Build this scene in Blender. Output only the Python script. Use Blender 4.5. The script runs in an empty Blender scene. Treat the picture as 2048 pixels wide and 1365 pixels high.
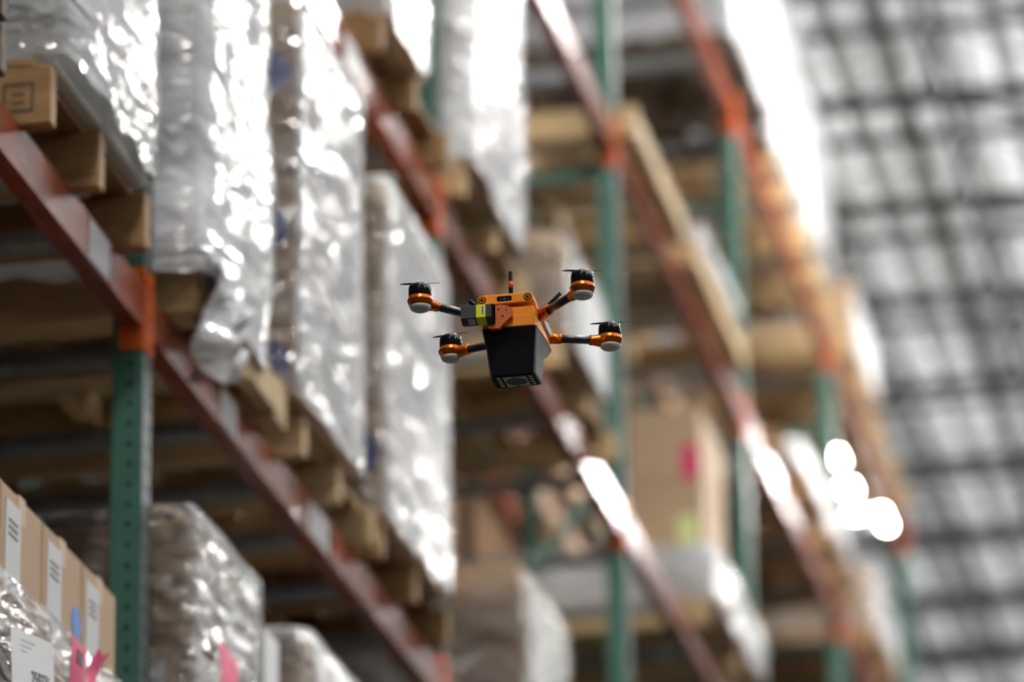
import bpy, math, random
from mathutils import Vector, Matrix, noise
R = math.radians
sc = bpy.context.scene
col = sc.collection

# ------------------------------------------------------------------ camera, world, exposure
cam_d = bpy.data.cameras.new('camera'); cam = bpy.data.objects.new('camera', cam_d); col.objects.link(cam)
PITCH, YAW, ROLL = R(20.174), R(11.061), R(-0.982)
fw = Vector((-math.sin(YAW)*math.cos(PITCH), math.cos(YAW)*math.cos(PITCH), math.sin(PITCH)))
rt = Vector((math.cos(YAW), math.sin(YAW), 0)); up = rt.cross(fw)
r2 = rt*math.cos(ROLL)+up*math.sin(ROLL); u2 = -rt*math.sin(ROLL)+up*math.cos(ROLL)
EYE = 1.6                                           # camera height; all z below are written from the eye
m = Matrix((( r2.x,u2.x,-fw.x,0),( r2.y,u2.y,-fw.y,0),( r2.z,u2.z,-fw.z,EYE),(0,0,0,1)))
cam.matrix_world = m
cam_d.sensor_width = 36; cam_d.lens = 9394*36/2048; cam_d.clip_end = 200
cam_d.dof.use_dof = True; cam_d.dof.focus_distance = 9.0; cam_d.dof.aperture_fstop = 2.1
sc.camera = cam
sc.view_settings.view_transform = 'Standard'; sc.view_settings.look = 'None'
sc.cycles.sample_clamp_indirect = 6.0; sc.cycles.blur_glossy = 1.0
sc.view_settings.exposure = 0.0; sc.view_settings.gamma = 1; sc.view_settings.use_curve_mapping = False
w = bpy.data.worlds.new('ambient_fill'); sc.world = w; w.use_nodes = True
w.node_tree.nodes['Background'].inputs[0].default_value = (.80, .88, 1, 1)
w.node_tree.nodes['Background'].inputs[1].default_value = 0.06  # dim ambient fill added from all around
LAMP = 215.0                                        # radiance of the high bay lamps
LAMP_SPOTS = [(-1.0, -3), (-1.0, 5), (-1.0, 13), (-1.0, 21), (-1.0, 29), (-1.0, 37),
              (4.5, 5), (4.5, 9), (4.5, 13), (4.5, 17), (4.5, 21), (4.5, 25), (4.5, 29), (4.5, 33), (4.5, 37), (-3.42, 29.5)]  # right hand row: made-up fill for the roof deck

# ------------------------------------------------------------------ materials
MAT = {}
def mat(name, colr, rough=.5, metal=0, noise_s=0, noise_a=0, bump=0, bump_s=30, spec=.5, stretch=(1,1,1), coat=0, dark=None):
    if name in MAT: return MAT[name]
    mt = bpy.data.materials.new(name); mt.use_nodes = True
    nt = mt.node_tree; b = nt.nodes['Principled BSDF']
    b.inputs['Base Color'].default_value = (*colr, 1); b.inputs['Roughness'].default_value = rough
    b.inputs['Metallic'].default_value = metal; b.inputs['Specular IOR Level'].default_value = spec
    b.inputs['Coat Weight'].default_value = coat
    if noise_a or bump:
        tc = nt.nodes.new('ShaderNodeTexCoord'); mp = nt.nodes.new('ShaderNodeMapping')
        nt.links.new(tc.outputs['Object'], mp.inputs[0]); mp.inputs['Scale'].default_value = stretch
    if noise_a:
        n = nt.nodes.new('ShaderNodeTexNoise'); n.inputs['Scale'].default_value = noise_s; n.inputs['Detail'].default_value = 5
        nt.links.new(mp.outputs[0], n.inputs['Vector'])
        cr = nt.nodes.new('ShaderNodeValToRGB'); nt.links.new(n.outputs['Fac'], cr.inputs[0])
        d = dark or tuple(c*(1-noise_a) for c in colr)
        cr.color_ramp.elements[0].position = .3; cr.color_ramp.elements[1].position = .7
        cr.color_ramp.elements[0].color = (*d, 1); cr.color_ramp.elements[1].color = (*colr, 1)
        nt.links.new(cr.outputs[0], b.inputs['Base Color'])
    if bump:
        n2 = nt.nodes.new('ShaderNodeTexNoise'); n2.inputs['Scale'].default_value = bump_s; n2.inputs['Detail'].default_value = 3
        nt.links.new(mp.outputs[0], n2.inputs['Vector'])
        bp = nt.nodes.new('ShaderNodeBump'); bp.inputs['Strength'].default_value = bump; bp.inputs['Distance'].default_value = .01
        nt.links.new(n2.outputs['Fac'], bp.inputs['Height']); nt.links.new(bp.outputs[0], b.inputs['Normal'])
    MAT[name] = mt; return mt
def glow(name, colr, s):
    mt = bpy.data.materials.new(name); mt.use_nodes = True; nt = mt.node_tree; nt.nodes.clear()
    e = nt.nodes.new('ShaderNodeEmission'); e.inputs[0].default_value = (*colr, 1); e.inputs[1].default_value = s
    o = nt.nodes.new('ShaderNodeOutputMaterial'); nt.links.new(e.outputs[0], o.inputs[0]); MAT[name] = mt; return mt
def film_mat(name, lo, hi, rough=.1, bump=1.0, tint=(.84,.85,.88), scale=3.0, edge=.6):
    """stretch film: clear plastic with a milky scatter that grows where the layers are seen edge-on, and a sharp sheen"""
    mt = bpy.data.materials.new(name); mt.use_nodes = True; nt = mt.node_tree; N = nt.nodes; L = nt.links
    N.remove(N['Principled BSDF'])
    tc = N.new('ShaderNodeTexCoord'); mp = N.new('ShaderNodeMapping'); L.new(tc.outputs['Object'], mp.inputs[0])
    mp.inputs['Rotation'].default_value = (R(38), 0, 0); mp.inputs['Scale'].default_value = (1, .45, 2.0)
    n = N.new('ShaderNodeTexNoise'); n.inputs['Scale'].default_value = scale; n.inputs['Detail'].default_value = 4; n.inputs['Distortion'].default_value = .8
    L.new(mp.outputs[0], n.inputs['Vector'])
    mr = N.new('ShaderNodeMapRange'); mr.inputs['From Min'].default_value = .35; mr.inputs['From Max'].default_value = .65
    mr.inputs['To Min'].default_value = lo; mr.inputs['To Max'].default_value = hi; L.new(n.outputs['Fac'], mr.inputs['Value'])
    n2 = N.new('ShaderNodeTexNoise'); n2.inputs['Scale'].default_value = scale*2.2; n2.inputs['Detail'].default_value = 3; n2.inputs['Distortion'].default_value = 1.2
    L.new(mp.outputs[0], n2.inputs['Vector'])
    bp = N.new('ShaderNodeBump'); bp.inputs['Strength'].default_value = bump; bp.inputs['Distance'].default_value = .035
    L.new(n2.outputs['Fac'], bp.inputs['Height'])
    lw = N.new('ShaderNodeLayerWeight'); lw.inputs['Blend'].default_value = .5
    ma = N.new('ShaderNodeMath'); ma.operation = 'MULTIPLY_ADD'; L.new(lw.outputs['Facing'], ma.inputs[0])
    ma.inputs[1].default_value = edge; L.new(mr.outputs[0], ma.inputs[2]); ma.use_clamp = True
    t = N.new('ShaderNodeBsdfTransparent'); d = N.new('ShaderNodeBsdfDiffuse'); d.inputs[0].default_value = (*tint, 1)
    L.new(bp.outputs[0], d.inputs['Normal'])
    g = N.new('ShaderNodeBsdfGlossy'); g.inputs['Roughness'].default_value = rough; L.new(bp.outputs[0], g.inputs['Normal'])
    m1 = N.new('ShaderNodeMixShader'); L.new(ma.outputs[0], m1.inputs[0]); L.new(t.outputs[0], m1.inputs[1]); L.new(d.outputs[0], m1.inputs[2])
    fr = N.new('ShaderNodeFresnel'); fr.inputs[0].default_value = 1.6; L.new(bp.outputs[0], fr.inputs['Normal'])
    m2 = N.new('ShaderNodeMixShader'); L.new(fr.outputs[0], m2.inputs[0]); L.new(m1.outputs[0], m2.inputs[1]); L.new(g.outputs[0], m2.inputs[2])
    L.new(m2.outputs[0], N['Material Output'].inputs[0]); MAT[name] = mt; return mt

mat('beam_orange', (.30,.060,.02), .22, noise_s=9, noise_a=.25, bump=.12, bump_s=25, spec=.3, dark=(.17,.04,.02))
mat('connector_orange', (.72,.13,.02), .38, noise_s=20, noise_a=.2, spec=.5)
mat('post_green', (.05,.145,.11), .38, noise_s=12, noise_a=.25, bump=.08, spec=.5)
mat('post_bare', (.09,.12,.11), .5, metal=.0, noise_s=60, noise_a=.5, bump=.4, bump_s=90)
mat('hole_shade', (.006,.008,.008), .8)  # near-black painted for the shade inside holes
mat('galvanised', (.34,.35,.37), .4, metal=.5, noise_s=30, noise_a=.3)
mat('wood_pale', (.60,.42,.21), .65, noise_s=14, noise_a=.35, bump=.3, bump_s=60, stretch=(.4,.4,3))
mat('wood_brown', (.36,.20,.075), .65, noise_s=14, noise_a=.4, bump=.3, bump_s=60, stretch=(.4,.4,3))
mat('wood_dark', (.10,.065,.035), .7, noise_s=14, noise_a=.5, bump=.3, bump_s=60, stretch=(.4,.4,3))
mat('carton_brown', (.43,.27,.145), .6, noise_s=5, noise_a=.15, bump=.05)
mat('carton_tan', (.56,.385,.23), .6, noise_s=5, noise_a=.12, bump=.05)
mat('carton_umber', (.27,.15,.075), .6, noise_s=5, noise_a=.2, bump=.05)
mat('carton_white', (.70,.69,.67), .55, noise_s=5, noise_a=.12, bump=.05)
mat('carton_grey', (.36,.34,.33), .55, noise_s=5, noise_a=.2, bump=.05)
mat('carton_dark', (.05,.035,.03), .6, noise_s=5, noise_a=.3)
mat('tape', (.50,.36,.22), .5, spec=.4)
mat('paper', (.82,.83,.85), .5)
mat('paper_grey', (.55,.56,.58), .5)
mat('ink', (.03,.03,.035), .6)
mat('ink_blue', (.055,.065,.33), .5)
mat('sticker_blue', (.02,.16,.52), .5)
mat('tag_pink', (.78,.015,.16), .45, bump=.2)
mat('label_green', (.28,.60,.10), .5)
mat('yellow_glow_paint', (.80,.85,.35), .5)
mat('tape_red', (.60,.02,.05), .5)
film_mat('film_milky', .0, .16, .10, 1.0, edge=.95)
film_mat('film_white', .45, .85, .14, .8, edge=.4)
film_mat('film_clear', .0, .14, .08, 1.3, scale=4.5, edge=.5)
mat('joist_steel', (.022,.022,.026), .6, noise_s=10, noise_a=.3)
mat('lamp_housing', (.5,.5,.5), .4)
glow('lamp_panel', (1,.97,.92), LAMP); glow('side_fill_panel', (1,.97,.92), LAMP*.3); glow('far_lamp_panel', (1,.97,.92), LAMP*.6); glow('lamp_deck_fill', (1,.98,.95), LAMP*.004); glow('wide_deck_fill', (1,.98,.95), LAMP*3.4)  # side panels and uplights are added to brighten the roof deck
# corrugated roof deck
def deck_mat():
    mt = mat('roof_deck', (.56,.57,.56), .45); nt = mt.node_tree
    tc = nt.nodes.new('ShaderNodeTexCoord'); wv = nt.nodes.new('ShaderNodeTexNoise'); wv.inputs['Scale'].default_value = .8
    nt.links.new(tc.outputs['Object'], wv.inputs['Vector'])
    cr = nt.nodes.new('ShaderNodeValToRGB'); nt.links.new(wv.outputs['Fac'], cr.inputs[0])
    cr.color_ramp.elements[0].color = (.66,.69,.71,1); cr.color_ramp.elements[1].color = (.78,.81,.83,1)
    nt.links.new(cr.outputs[0], nt.nodes['Principled BSDF'].inputs['Base Color'])
deck_mat()
mat('concrete', (.055,.053,.05), .35, noise_s=1.5, noise_a=.2, bump=.05)
mat('wall_panel', (.55,.56,.57), .6, noise_s=1, noise_a=.1)
# aircraft
mat('anodised_orange', (.60,.125,.008), .26, metal=.75, bump=.03, bump_s=300)
mat('shell_orange', (.98,.31,.008), .38, metal=.1, bump=.03, bump_s=400)
mat('printed_orange', (.62,.13,.018), .5, bump=.1, bump_s=500)
mat('gloss_black', (.004,.004,.005), .16, spec=.35)
mat('matt_black', (.003,.003,.005), .55, bump=.1, bump_s=900, spec=.08)
mat('grey_case', (.028,.031,.038), .45, bump=.1, bump_s=900)
mat('grain_grey', (.08,.08,.083), .6, noise_s=700, noise_a=.6, bump=.3, bump_s=1200)
mat('carbon', (.014,.014,.017), .28, noise_s=350, noise_a=.6, bump=.1, bump_s=500, stretch=(1,1,.3), coat=.2)
mat('frosted', (.62,.63,.62), .4, bump=.05, bump_s=300)
mat('band_yellow', (.85,.85,.01), .4)
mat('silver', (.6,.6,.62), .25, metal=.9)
mat('beige_print', (.55,.47,.33), .55, bump=.1, bump_s=600)
mat('antenna_red', (.55,.07,.045), .5)
mat('glass_violet', (.12,.05,.5), .1, spec=.9)

# ------------------------------------------------------------------ mesh building
class MB:
    def __init__(s): s.v=[]; s.f=[]; s.m=[]; s.s=[]
    def add(s, vs, fs, mi=0, smooth=False):
        o=len(s.v); s.v+= [tuple(v) for v in vs]
        for f in fs: s.f.append(tuple(i+o for i in f)); s.m.append(mi); s.s.append(smooth)
        return s
    def box(s, a, b, mi=0, ch=0.0, M=None):
        x0,y0,z0=a; x1,y1,z1=b
        if ch<=0:
            vs=[(x,y,z) for x in (x0,x1) for y in (y0,y1) for z in (z0,z1)]
            fs=[(0,1,3,2),(4,6,7,5),(0,4,5,1),(2,3,7,6),(0,2,6,4),(1,5,7,3)]
        else:
            ch=min(ch,abs(x1-x0)*.45,abs(y1-y0)*.45,abs(z1-z0)*.45)
            C=Vector(((x0+x1)/2,(y0+y1)/2,(z0+z1)/2)); H=Vector(((x1-x0)/2,(y1-y0)/2,(z1-z0)/2))
            vs=[];idx={}
            for sx in (-1,1):
                for sy in (-1,1):
                    for sz in (-1,1):
                        for ax in range(3):
                            p=[sx*(H.x-ch),sy*(H.y-ch),sz*(H.z-ch)]
                            p[ax]=(sx,sy,sz)[ax]*H[ax]
                            idx[sx,sy,sz,ax]=len(vs); vs.append((C.x+p[0],C.y+p[1],C.z+p[2]))
            fs=[]
            S=(-1,1)
            for k in S:
                q=[idx[k,-1,-1,0],idx[k,1,-1,0],idx[k,1,1,0],idx[k,-1,1,0]]; fs.append(tuple(q if k>0 else q[::-1]))
                q=[idx[-1,k,-1,1],idx[-1,k,1,1],idx[1,k,1,1],idx[1,k,-1,1]]; fs.append(tuple(q if k>0 else q[::-1]))
                q=[idx[-1,-1,k,2],idx[1,-1,k,2],idx[1,1,k,2],idx[-1,1,k,2]]; fs.append(tuple(q if k>0 else q[::-1]))
            for a_ in S:
                for b_ in S:
                    q=[idx[a_,b_,-1,0],idx[a_,b_,1,0],idx[a_,b_,1,1],idx[a_,b_,-1,1]]; fs.append(tuple(q if a_*b_<0 else q[::-1]))
                    q=[idx[a_,-1,b_,0],idx[a_,1,b_,0],idx[a_,1,b_,2],idx[a_,-1,b_,2]]; fs.append(tuple(q if a_*b_>0 else q[::-1]))
                    q=[idx[-1,a_,b_,1],idx[1,a_,b_,1],idx[1,a_,b_,2],idx[-1,a_,b_,2]]; fs.append(tuple(q if a_*b_<0 else q[::-1]))
                    for c_ in S:
                        q=[idx[a_,b_,c_,0],idx[a_,b_,c_,1],idx[a_,b_,c_,2]]; fs.append(tuple(q if a_*b_*c_>0 else q[::-1]))
        if M: vs=[M@Vector(v) for v in vs]
        return s.add(vs,fs,mi)
    def lathe(s, prof, n=32, mi=0, M=None, smooth=True, sharp=()):
        # prof: (radius, z) from bottom to top
        vs=[];fs=[]
        for r_,z in prof:
            for k in range(n):
                a=2*math.pi*k/n; vs.append((r_*math.cos(a),r_*math.sin(a),z))
        for i in range(len(prof)-1):
            for k in range(n):
                fs.append((i*n+k,i*n+(k+1)%n,(i+1)*n+(k+1)%n,(i+1)*n+k))
        if M: vs=[M@Vector(v) for v in vs]
        s.add(vs,fs,mi,smooth)
        o=len(s.v)-len(vs)
        s.f.append(tuple(o+k for k in range(n))[::-1]); s.m.append(mi); s.s.append(False)
        s.f.append(tuple(o+(len(prof)-1)*n+k for k in range(n))); s.m.append(mi); s.s.append(False)
        return s
    def tube(s, a, b, r_, r1=None, n=20, mi=0):
        a=Vector(a);b=Vector(b); d=b-a
        M=Matrix.Translation(a)@d.to_track_quat('Z','Y').to_matrix().to_4x4()
        return s.lathe([(r_,0),(r_ if r1 is None else r1,d.length)],n,mi,M)
    def prism(s, poly, axis, a, b, mi=0, smooth=False):
        # poly of 2D points in the two other axes, extruded along axis from a to b
        n=len(poly); vs=[]
        for t in (a,b):
            for (p,q) in poly:
                vs.append({'x':(t,p,q),'y':(p,t,q),'z':(p,q,t)}[axis])
        fs=[tuple(range(n))[::-1],tuple(range(n,2*n))]
        fs+=[(i,(i+1)%n,n+(i+1)%n,n+i) for i in range(n)]
        return s.add(vs,fs,mi,smooth)
    def build(s, name, mats, parent=None, loc=(0,0,0)):
        me=bpy.data.meshes.new(name); me.from_pydata(s.v,[],s.f)
        if isinstance(mats,str): mats=[mats]
        for q in mats: me.materials.append(MAT[q])
        me.polygons.foreach_set('material_index',s.m); me.polygons.foreach_set('use_smooth',s.s)
        me.update()
        import bmesh
        bm=bmesh.new(); bm.from_mesh(me); bmesh.ops.recalc_face_normals(bm,faces=bm.faces); bm.to_mesh(me); bm.free()
        o=bpy.data.objects.new(name,me); col.objects.link(o); o.location=loc
        if parent: o.parent=parent
        return o
def tag(o,label,cat,group=None,kind=None):
    o['label']=label; o['category']=cat
    if group: o['group']=group
    if kind: o['kind']=kind
    return o
def thing(name,label,cat,loc,group=None):
    o=bpy.data.objects.new(name,None); col.objects.link(o); o.location=loc; o.empty_display_size=.1
    return tag(o,label,cat,group)
def struct(name,mb,mt): o=mb.build(name,mt); o['kind']='structure'; return o
def copy_tree(o,parent=None):
    c=o.copy(); col.objects.link(c)
    if parent: c.parent=parent
    for ch in list(KIDS.get(o.name,[])): 
        k=copy_tree(ch,c)
    return c
KIDS={}
def z(v): return v+EYE

# ------------------------------------------------------------------ the building
ROOF=10.47; CHORD=10.0; Y_END=44
struct('floor', MB().box((-60,-60,-.2),(60,90,0)), 'concrete')
dk=MB(); x=-14.0; n_=0
pts=[]
while x<10:
    pts+=[(x,0),(x+.03,.05),(x+.10,.05),(x+.13,0),(x+.30,0)]; x+=.30
vs=[];fs=[]
for (a,b) in pts: vs+=[(a,-8,z(ROOF)+b),(a,Y_END,z(ROOF)+b)]
for i in range(len(pts)-1): fs.append((2*i,2*i+1,2*i+3,2*i+2))
dk.add(vs,fs); dk.box((-14,-8,z(ROOF)+.06),(10,Y_END,z(ROOF)+.10))
struct('ceiling', dk, 'roof_deck')
struct('wall_back', MB().box((-14,Y_END,0),(10,Y_END+.2,z(ROOF)+.1)), 'wall_panel')

J0,JS=23.576,1.563
def joist(y,girder=False):
    dp=.62 if girder else .44
    t=thing('roof_girder' if girder else 'roof_joist','x','x',(-2,y,z(CHORD)))
    h=.09 if girder else .04
    if girder: dz=-.02
    MB().box((-12,-h,0),(12,h,.065 if not girder else .12)).build('bottom_chord','joist_steel',t)
    MB().box((-12,-h*.8,ROOF-CHORD-.035),(12,h*.8,ROOF-CHORD)).build('top_chord','joist_steel',t)
    wb=MB(); xx=-12
    while xx<12:
        wb.tube((xx,0,.03),(xx+.7,0,.45),.008,n=6); wb.tube((xx+.7,0,.45),(xx+1.4,0,.03),.008,n=6); xx+=1.4
    wb.build('web','joist_steel',t)
    return t
k0=-2
names=[]
jl=[]
for k in range(-1,9):
    y=J0+k*JS
    g = k in (-1,7)
    t=joist(y,g); jl.append((y,t,g))
n_j=[q for q in jl if not q[2]]
ordn=['nearest','second nearest','third nearest','fourth nearest','fifth nearest','sixth nearest','seventh nearest','eighth nearest','farthest']
i=0
for (y,t,g) in jl:
    if g:
        tag(t,'thick dark steel roof girder crossing the '+('top' if y<30 else 'bottom')+' right corner of the picture','roof beam')
    else:
        tag(t,'dark open web steel joist under the white roof deck, '+ordn[i]+' of the thin ones','roof joist','thin steel joists under the roof'); i+=1
for j,(xx,lab) in enumerate([(-2.2,'dark steel bridging line running down the right side across the joists'),(-2.95,'thin dark bridging line under the deck just right of the white wrapped loads'),(-1.62,'thin dark bridging line crossing the upper right corner')]):
    r_=.028 if j==0 else .014
    tag(MB().box((xx-r_,J0-JS*1,z(CHORD)-.04),(xx+r_,J0+JS*9,z(CHORD)-.002)).build('bridging_bar','joist_steel'),lab,'roof bar')
for k in range(-1,8):
    y=J0+k*JS
    mb=MB(); mb.tube((-2.2,y+.05,z(CHORD)+.02),(-1.35,y+JS-.05,z(ROOF)-.06),.022,n=6)
    mb.tube((-2.2,y+.05,z(ROOF)-.08),(-2.5,y+JS*.55,z(CHORD)+.22),.018,n=6)
    tag(mb.build('cross_bracing','joist_steel'),'slanting steel brace between two roof joists at right, '+(['topmost','second','third','fourth','fifth','sixth','seventh','eighth','lowest'][k+1])+' of its line','roof brace','slanting braces beside the bridging line')

# high bay lamps; the right hand row is added, unseen, to light the deck
ORDL='first second third fourth fifth sixth seventh eighth ninth'.split()
def lamp_mb():
    return MB().box((-.28,-.5,.03),(.28,.5,.09),ch=.01)
for i,(lx,ly) in enumerate(LAMP_SPOTS):
    vis = i==len(LAMP_SPOTS)-1
    lz=9.8 if vis else (9.75 if lx<2 else 6.6)
    t=thing('high_bay_lamp', 'glaring white high bay lamp beyond the end of the rack, below the highest beam' if vis else 'white high bay lamp outside the picture, %s of the %s'%(ORDL[i if i<6 else i-6],'aisle row' if i<6 else 'added right hand deck lighting row'),'lamp',(lx,ly,z(lz)),None if vis else 'high bay lamps outside the picture')
    (MB().box((-.17,-.72,.03),(.15,.92,.09),ch=.01) if vis else lamp_mb()).build('housing','lamp_housing',t)
    pm_='far_lamp_panel' if vis else ('side_fill_panel' if lx>2 else 'lamp_panel')
    for (a,b) in ((((-.15,-.70),(-.05,.60)),((.04,.30),(.13,.90))) if vis else (((-.26,-.48),(-.03,.48)),((.03,-.48),(.26,.48)))):
        MB().box((*a,0),(*b,.03)).build('light_panel',pm_,t)
    if not vis: MB().box((-.22,-.44,.09),(.22,.44,.10)).build('deck_fill_panel','wide_deck_fill' if lx>2 else 'lamp_deck_fill',t)  # upward panels added only to whiten the roof deck
    MB().tube((-.15,0,.10),(-.15,0,ROOF-lz),.008,n=6).tube((.15,0,.09),(.15,0,ROOF-lz),.008,n=6).build('hanger','joist_steel',t)

# ------------------------------------------------------------------ racking
XF=-2.90; DEP=1.07; Y0=10.296; S=3.408; NP=6
LV={'B':2.35,'A':3.94,'C':5.54,'D':7.14,'E':8.67}
BH=.112
TOP=8.785
def plate_holes(mb,org,du,dv,u0,u1,v0,v1,holes,pitch,rad,mi=0,n=8):
    """plate spanned by du,dv; holes: u positions of columns; one hole per pitch"""
    org=Vector(org);du=Vector(du);dv=Vector(dv)
    edges=[u0]+[(holes[i]+holes[i+1])/2 for i in range(len(holes)-1)]+[u1]
    v=v0
    while v<v1-1e-6:
        ve=min(v+pitch,v1)
        for ci,hu in enumerate(holes):
            a,b=edges[ci],edges[ci+1]; cv=(v+ve)/2
            ring=[];outer=[]
            for k in range(n):
                t=2*math.pi*(k+.5)/n
                ring.append(org+du*(hu+rad*math.cos(t))+dv*(cv+rad*math.sin(t)))
            cor=[(b,cv+(ve-cv)*.4),(hu+.4*(b-hu),ve),(hu-.4*(hu-a),ve),(a,cv+(ve-cv)*.4),(a,cv-(cv-v)*.4),(hu-.4*(hu-a),v),(hu+.4*(b-hu),v),(b,cv-(cv-v)*.4)]
            outer=[org+du*p+dv*q for p,q in cor]
            vs=ring+outer; fs=[]
            for k in range(8):
                fs.append((k,(k+1)%8,8+(k+1)%8,8+k))
            # corners
            c4=[org+du*p+dv*q for p,q in ((b,ve),(a,ve),(a,v),(b,v))]
            vs+=c4
            fs+=[(8,9,16),(10,11,17),(12,13,18),(14,15,19)]
            mb.add(vs,fs,mi)
        v=ve
def frame_post(xf,y,ztop,parent,fine,facing=1):
    """roll-formed C post: front face at xf, 76 mm square"""
    w_=.076
    mb=MB(); xb=xf-facing*w_
    if fine:
        zlo=z(2.2); 
        plate_holes(mb,(0,y-w_,0),(1,0,0),(0,0,1),min(xf,xb),max(xf,xb),zlo,ztop,[(xf+xb)/2+facing*.005],.0508,.0065)
        plate_holes(mb,(xf,0,0),(0,1,0),(0,0,1),y-w_,y,zlo,ztop,[y-w_+.022,y-.022],.0508,.0075,1)
        mb.box((min(xf,xb),y-.003,zlo),(max(xf,xb)-.001,y,ztop))
        mb.box((xb,y-w_+.001,zlo),(xb+.002*facing,y-w_+.018,ztop)); mb.box((xb,y-.018,zlo),(xb+.002*facing,y,ztop))
        # added near-black core stands in for the shade inside the holes
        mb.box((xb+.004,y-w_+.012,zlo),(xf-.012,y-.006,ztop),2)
        mb.box((min(xf,xb),y-w_,0),(max(xf,xb),y,zlo))
        return mb.build('post',['post_green','post_bare','hole_shade'],parent)
    mb.box((min(xf,xb),y-w_,0),(max(xf,xb),y,ztop),ch=.006)
    return mb.build('post','post_green',parent)
def upright(xf,y,label,fine,group=None,depth=DEP,low=False):
    t=thing('upright_frame',label,'rack frame',(0,0,0),group)
    frame_post(xf,y,z(TOP),t,fine)
    # rear post mirrored
    mb=MB(); xr=xf-depth; mb.box((xr,y-.076,0),(xr+.076,y,z(TOP)),ch=.006); mb.build('post','post_green',t)
    a,b=xf-.076,xr+.076; h=.6; k=0
    zz=1.95 if low else .25
    while zz<z(TOP)-.3:
        MB().box((b,y-.05,zz),(a,y-.02,zz+.04)).build('horizontal_brace','post_green',t)
        if low and k==1:
            MB().tube((a,y-.035,zz+.0),(b,y-.035,zz-1.1),.02,n=6).build('diagonal_brace','post_green',t)
        elif zz+1.2<z(TOP) and not low:
            d=MB(); p0,p1=((a,y-.035,zz+.05),(b,y-.035,zz+1.15)) if k%2==0 else ((b,y-.035,zz+.05),(a,y-.035,zz+1.15))
            d.tube(p0,p1,.02,n=6).build('diagonal_brace','post_green',t)
        zz+=2.4 if low else 1.2; k+=1
    for xx in (xf-.038,xr+.038):
        MB().box((xx-.07,y-.12,0),(xx+.07,y+.045,.008)).build('foot_plate','galvanised',t)
    return t
PL=['nearest green upright with a column of round holes, at the left','second green upright, its top seen between white loads at top centre','third green upright, standing behind the aircraft, right of centre','fourth green upright from the left, below the highest beam','fifth dark green upright right of the brown cartons','last pale green upright at the end of the rack']
for k in range(NP):
    upright(XF,Y0+k*S,PL[k],k<=2,low=k==0)
def beam_mb(y0,y1,xf,zb,facing=1):
    # step beam profile in x,z (front face at xf)
    f=facing; mb=MB()
    prof=[(0,0),(0,BH),(-.030*f,BH),(-.030*f,BH-.03),(-.052*f,BH-.03),(-.052*f,0),(-.034*f,0),(-.031*f,.004),(-.026*f,.004),(-.023*f,0)]
    mb.prism([(xf+a,zb+b) for a,b in prof],'y',y0,y1)
    return mb
def beam(y0,y1,xf,zb,label,facing=1,group=None,labels=()):
    t=thing('rack_beam',label,'rack beam',(0,0,0),group)
    a=beam_mb(y0+.004,y1-.004,xf,zb,facing).build('beam','beam_orange',t)
    for yy,s_ in ((y0,-1),(y1,1)):
        c=MB(); e=.004*facing
        ya,yb=(yy-.050,yy+.006) if s_<0 else (yy-.006,yy+.040)
        c.box((xf,ya,zb-.055),(xf+e,yb,zb+BH+.045),ch=.001)
        inner=(yy,yy+.006) if s_<0 else (yy-.006,yy)
        c.box((xf-.06*facing,inner[0],zb-.055),(xf+e,inner[1],zb+BH+.045))
        for q in range(3):
            c.tube((xf+e,(ya+yb)/2,zb-.03+q*.075),(xf+e+.004*facing,(ya+yb)/2,zb-.03+q*.075),.008,n=10)
        o=c.build('end_connector','connector_orange',t)
    for (ly,lw,mt_) in labels:
        MB().box((xf,ly,zb+.008),(xf+.0015*facing,ly+lw,zb+BH-.008)).build('location_label',mt_,t)
    return t
BN={'B':'the bottom beam line','A':'the lowest beam line','C':'the second beam line','D':'the third beam line','E':'the highest beam line'}
ordb=['nearest section','second section','third section','fourth section','fifth section','last section']
BL={('A',-1):[(9.75,.17,'paper_grey')],('A',0):[(10.95,.16,'paper_grey'),(11.9,.22,'paper')],('A',1):[(14.3,.2,'paper')],('C',0):[(12.35,.2,'paper')]}
for lv,k in [('B',-1),('B',0)]+[('A',q) for q in (-1,0,1)]+[('C',q) for q in (0,1,2,3)]+[('D',q) for q in (1,2,3,4)]+[('E',q) for q in (2,3,4)]:
    ya=Y0+k*S; yb=ya+S-.076
    lab='orange steel rack beam, %s of %s'%({-1:'section left of the holed upright'}.get(k,'section %s the %s upright'%('beyond',['nearest','second','third','fourth','fifth'][k])) ,BN[lv])
    beam(ya,yb,XF,z(LV[lv]),lab,labels=BL.get((lv,k),()))
    beam(ya,yb,XF-DEP,z(LV[lv]),'shadowed rear beam, '+lab.split(', ',1)[1],facing=-1)
# left-most upright beyond the frame carries the near sections
upright(XF,Y0-S,'green upright just outside the left edge carrying the near beams',False,low=True)
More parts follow.
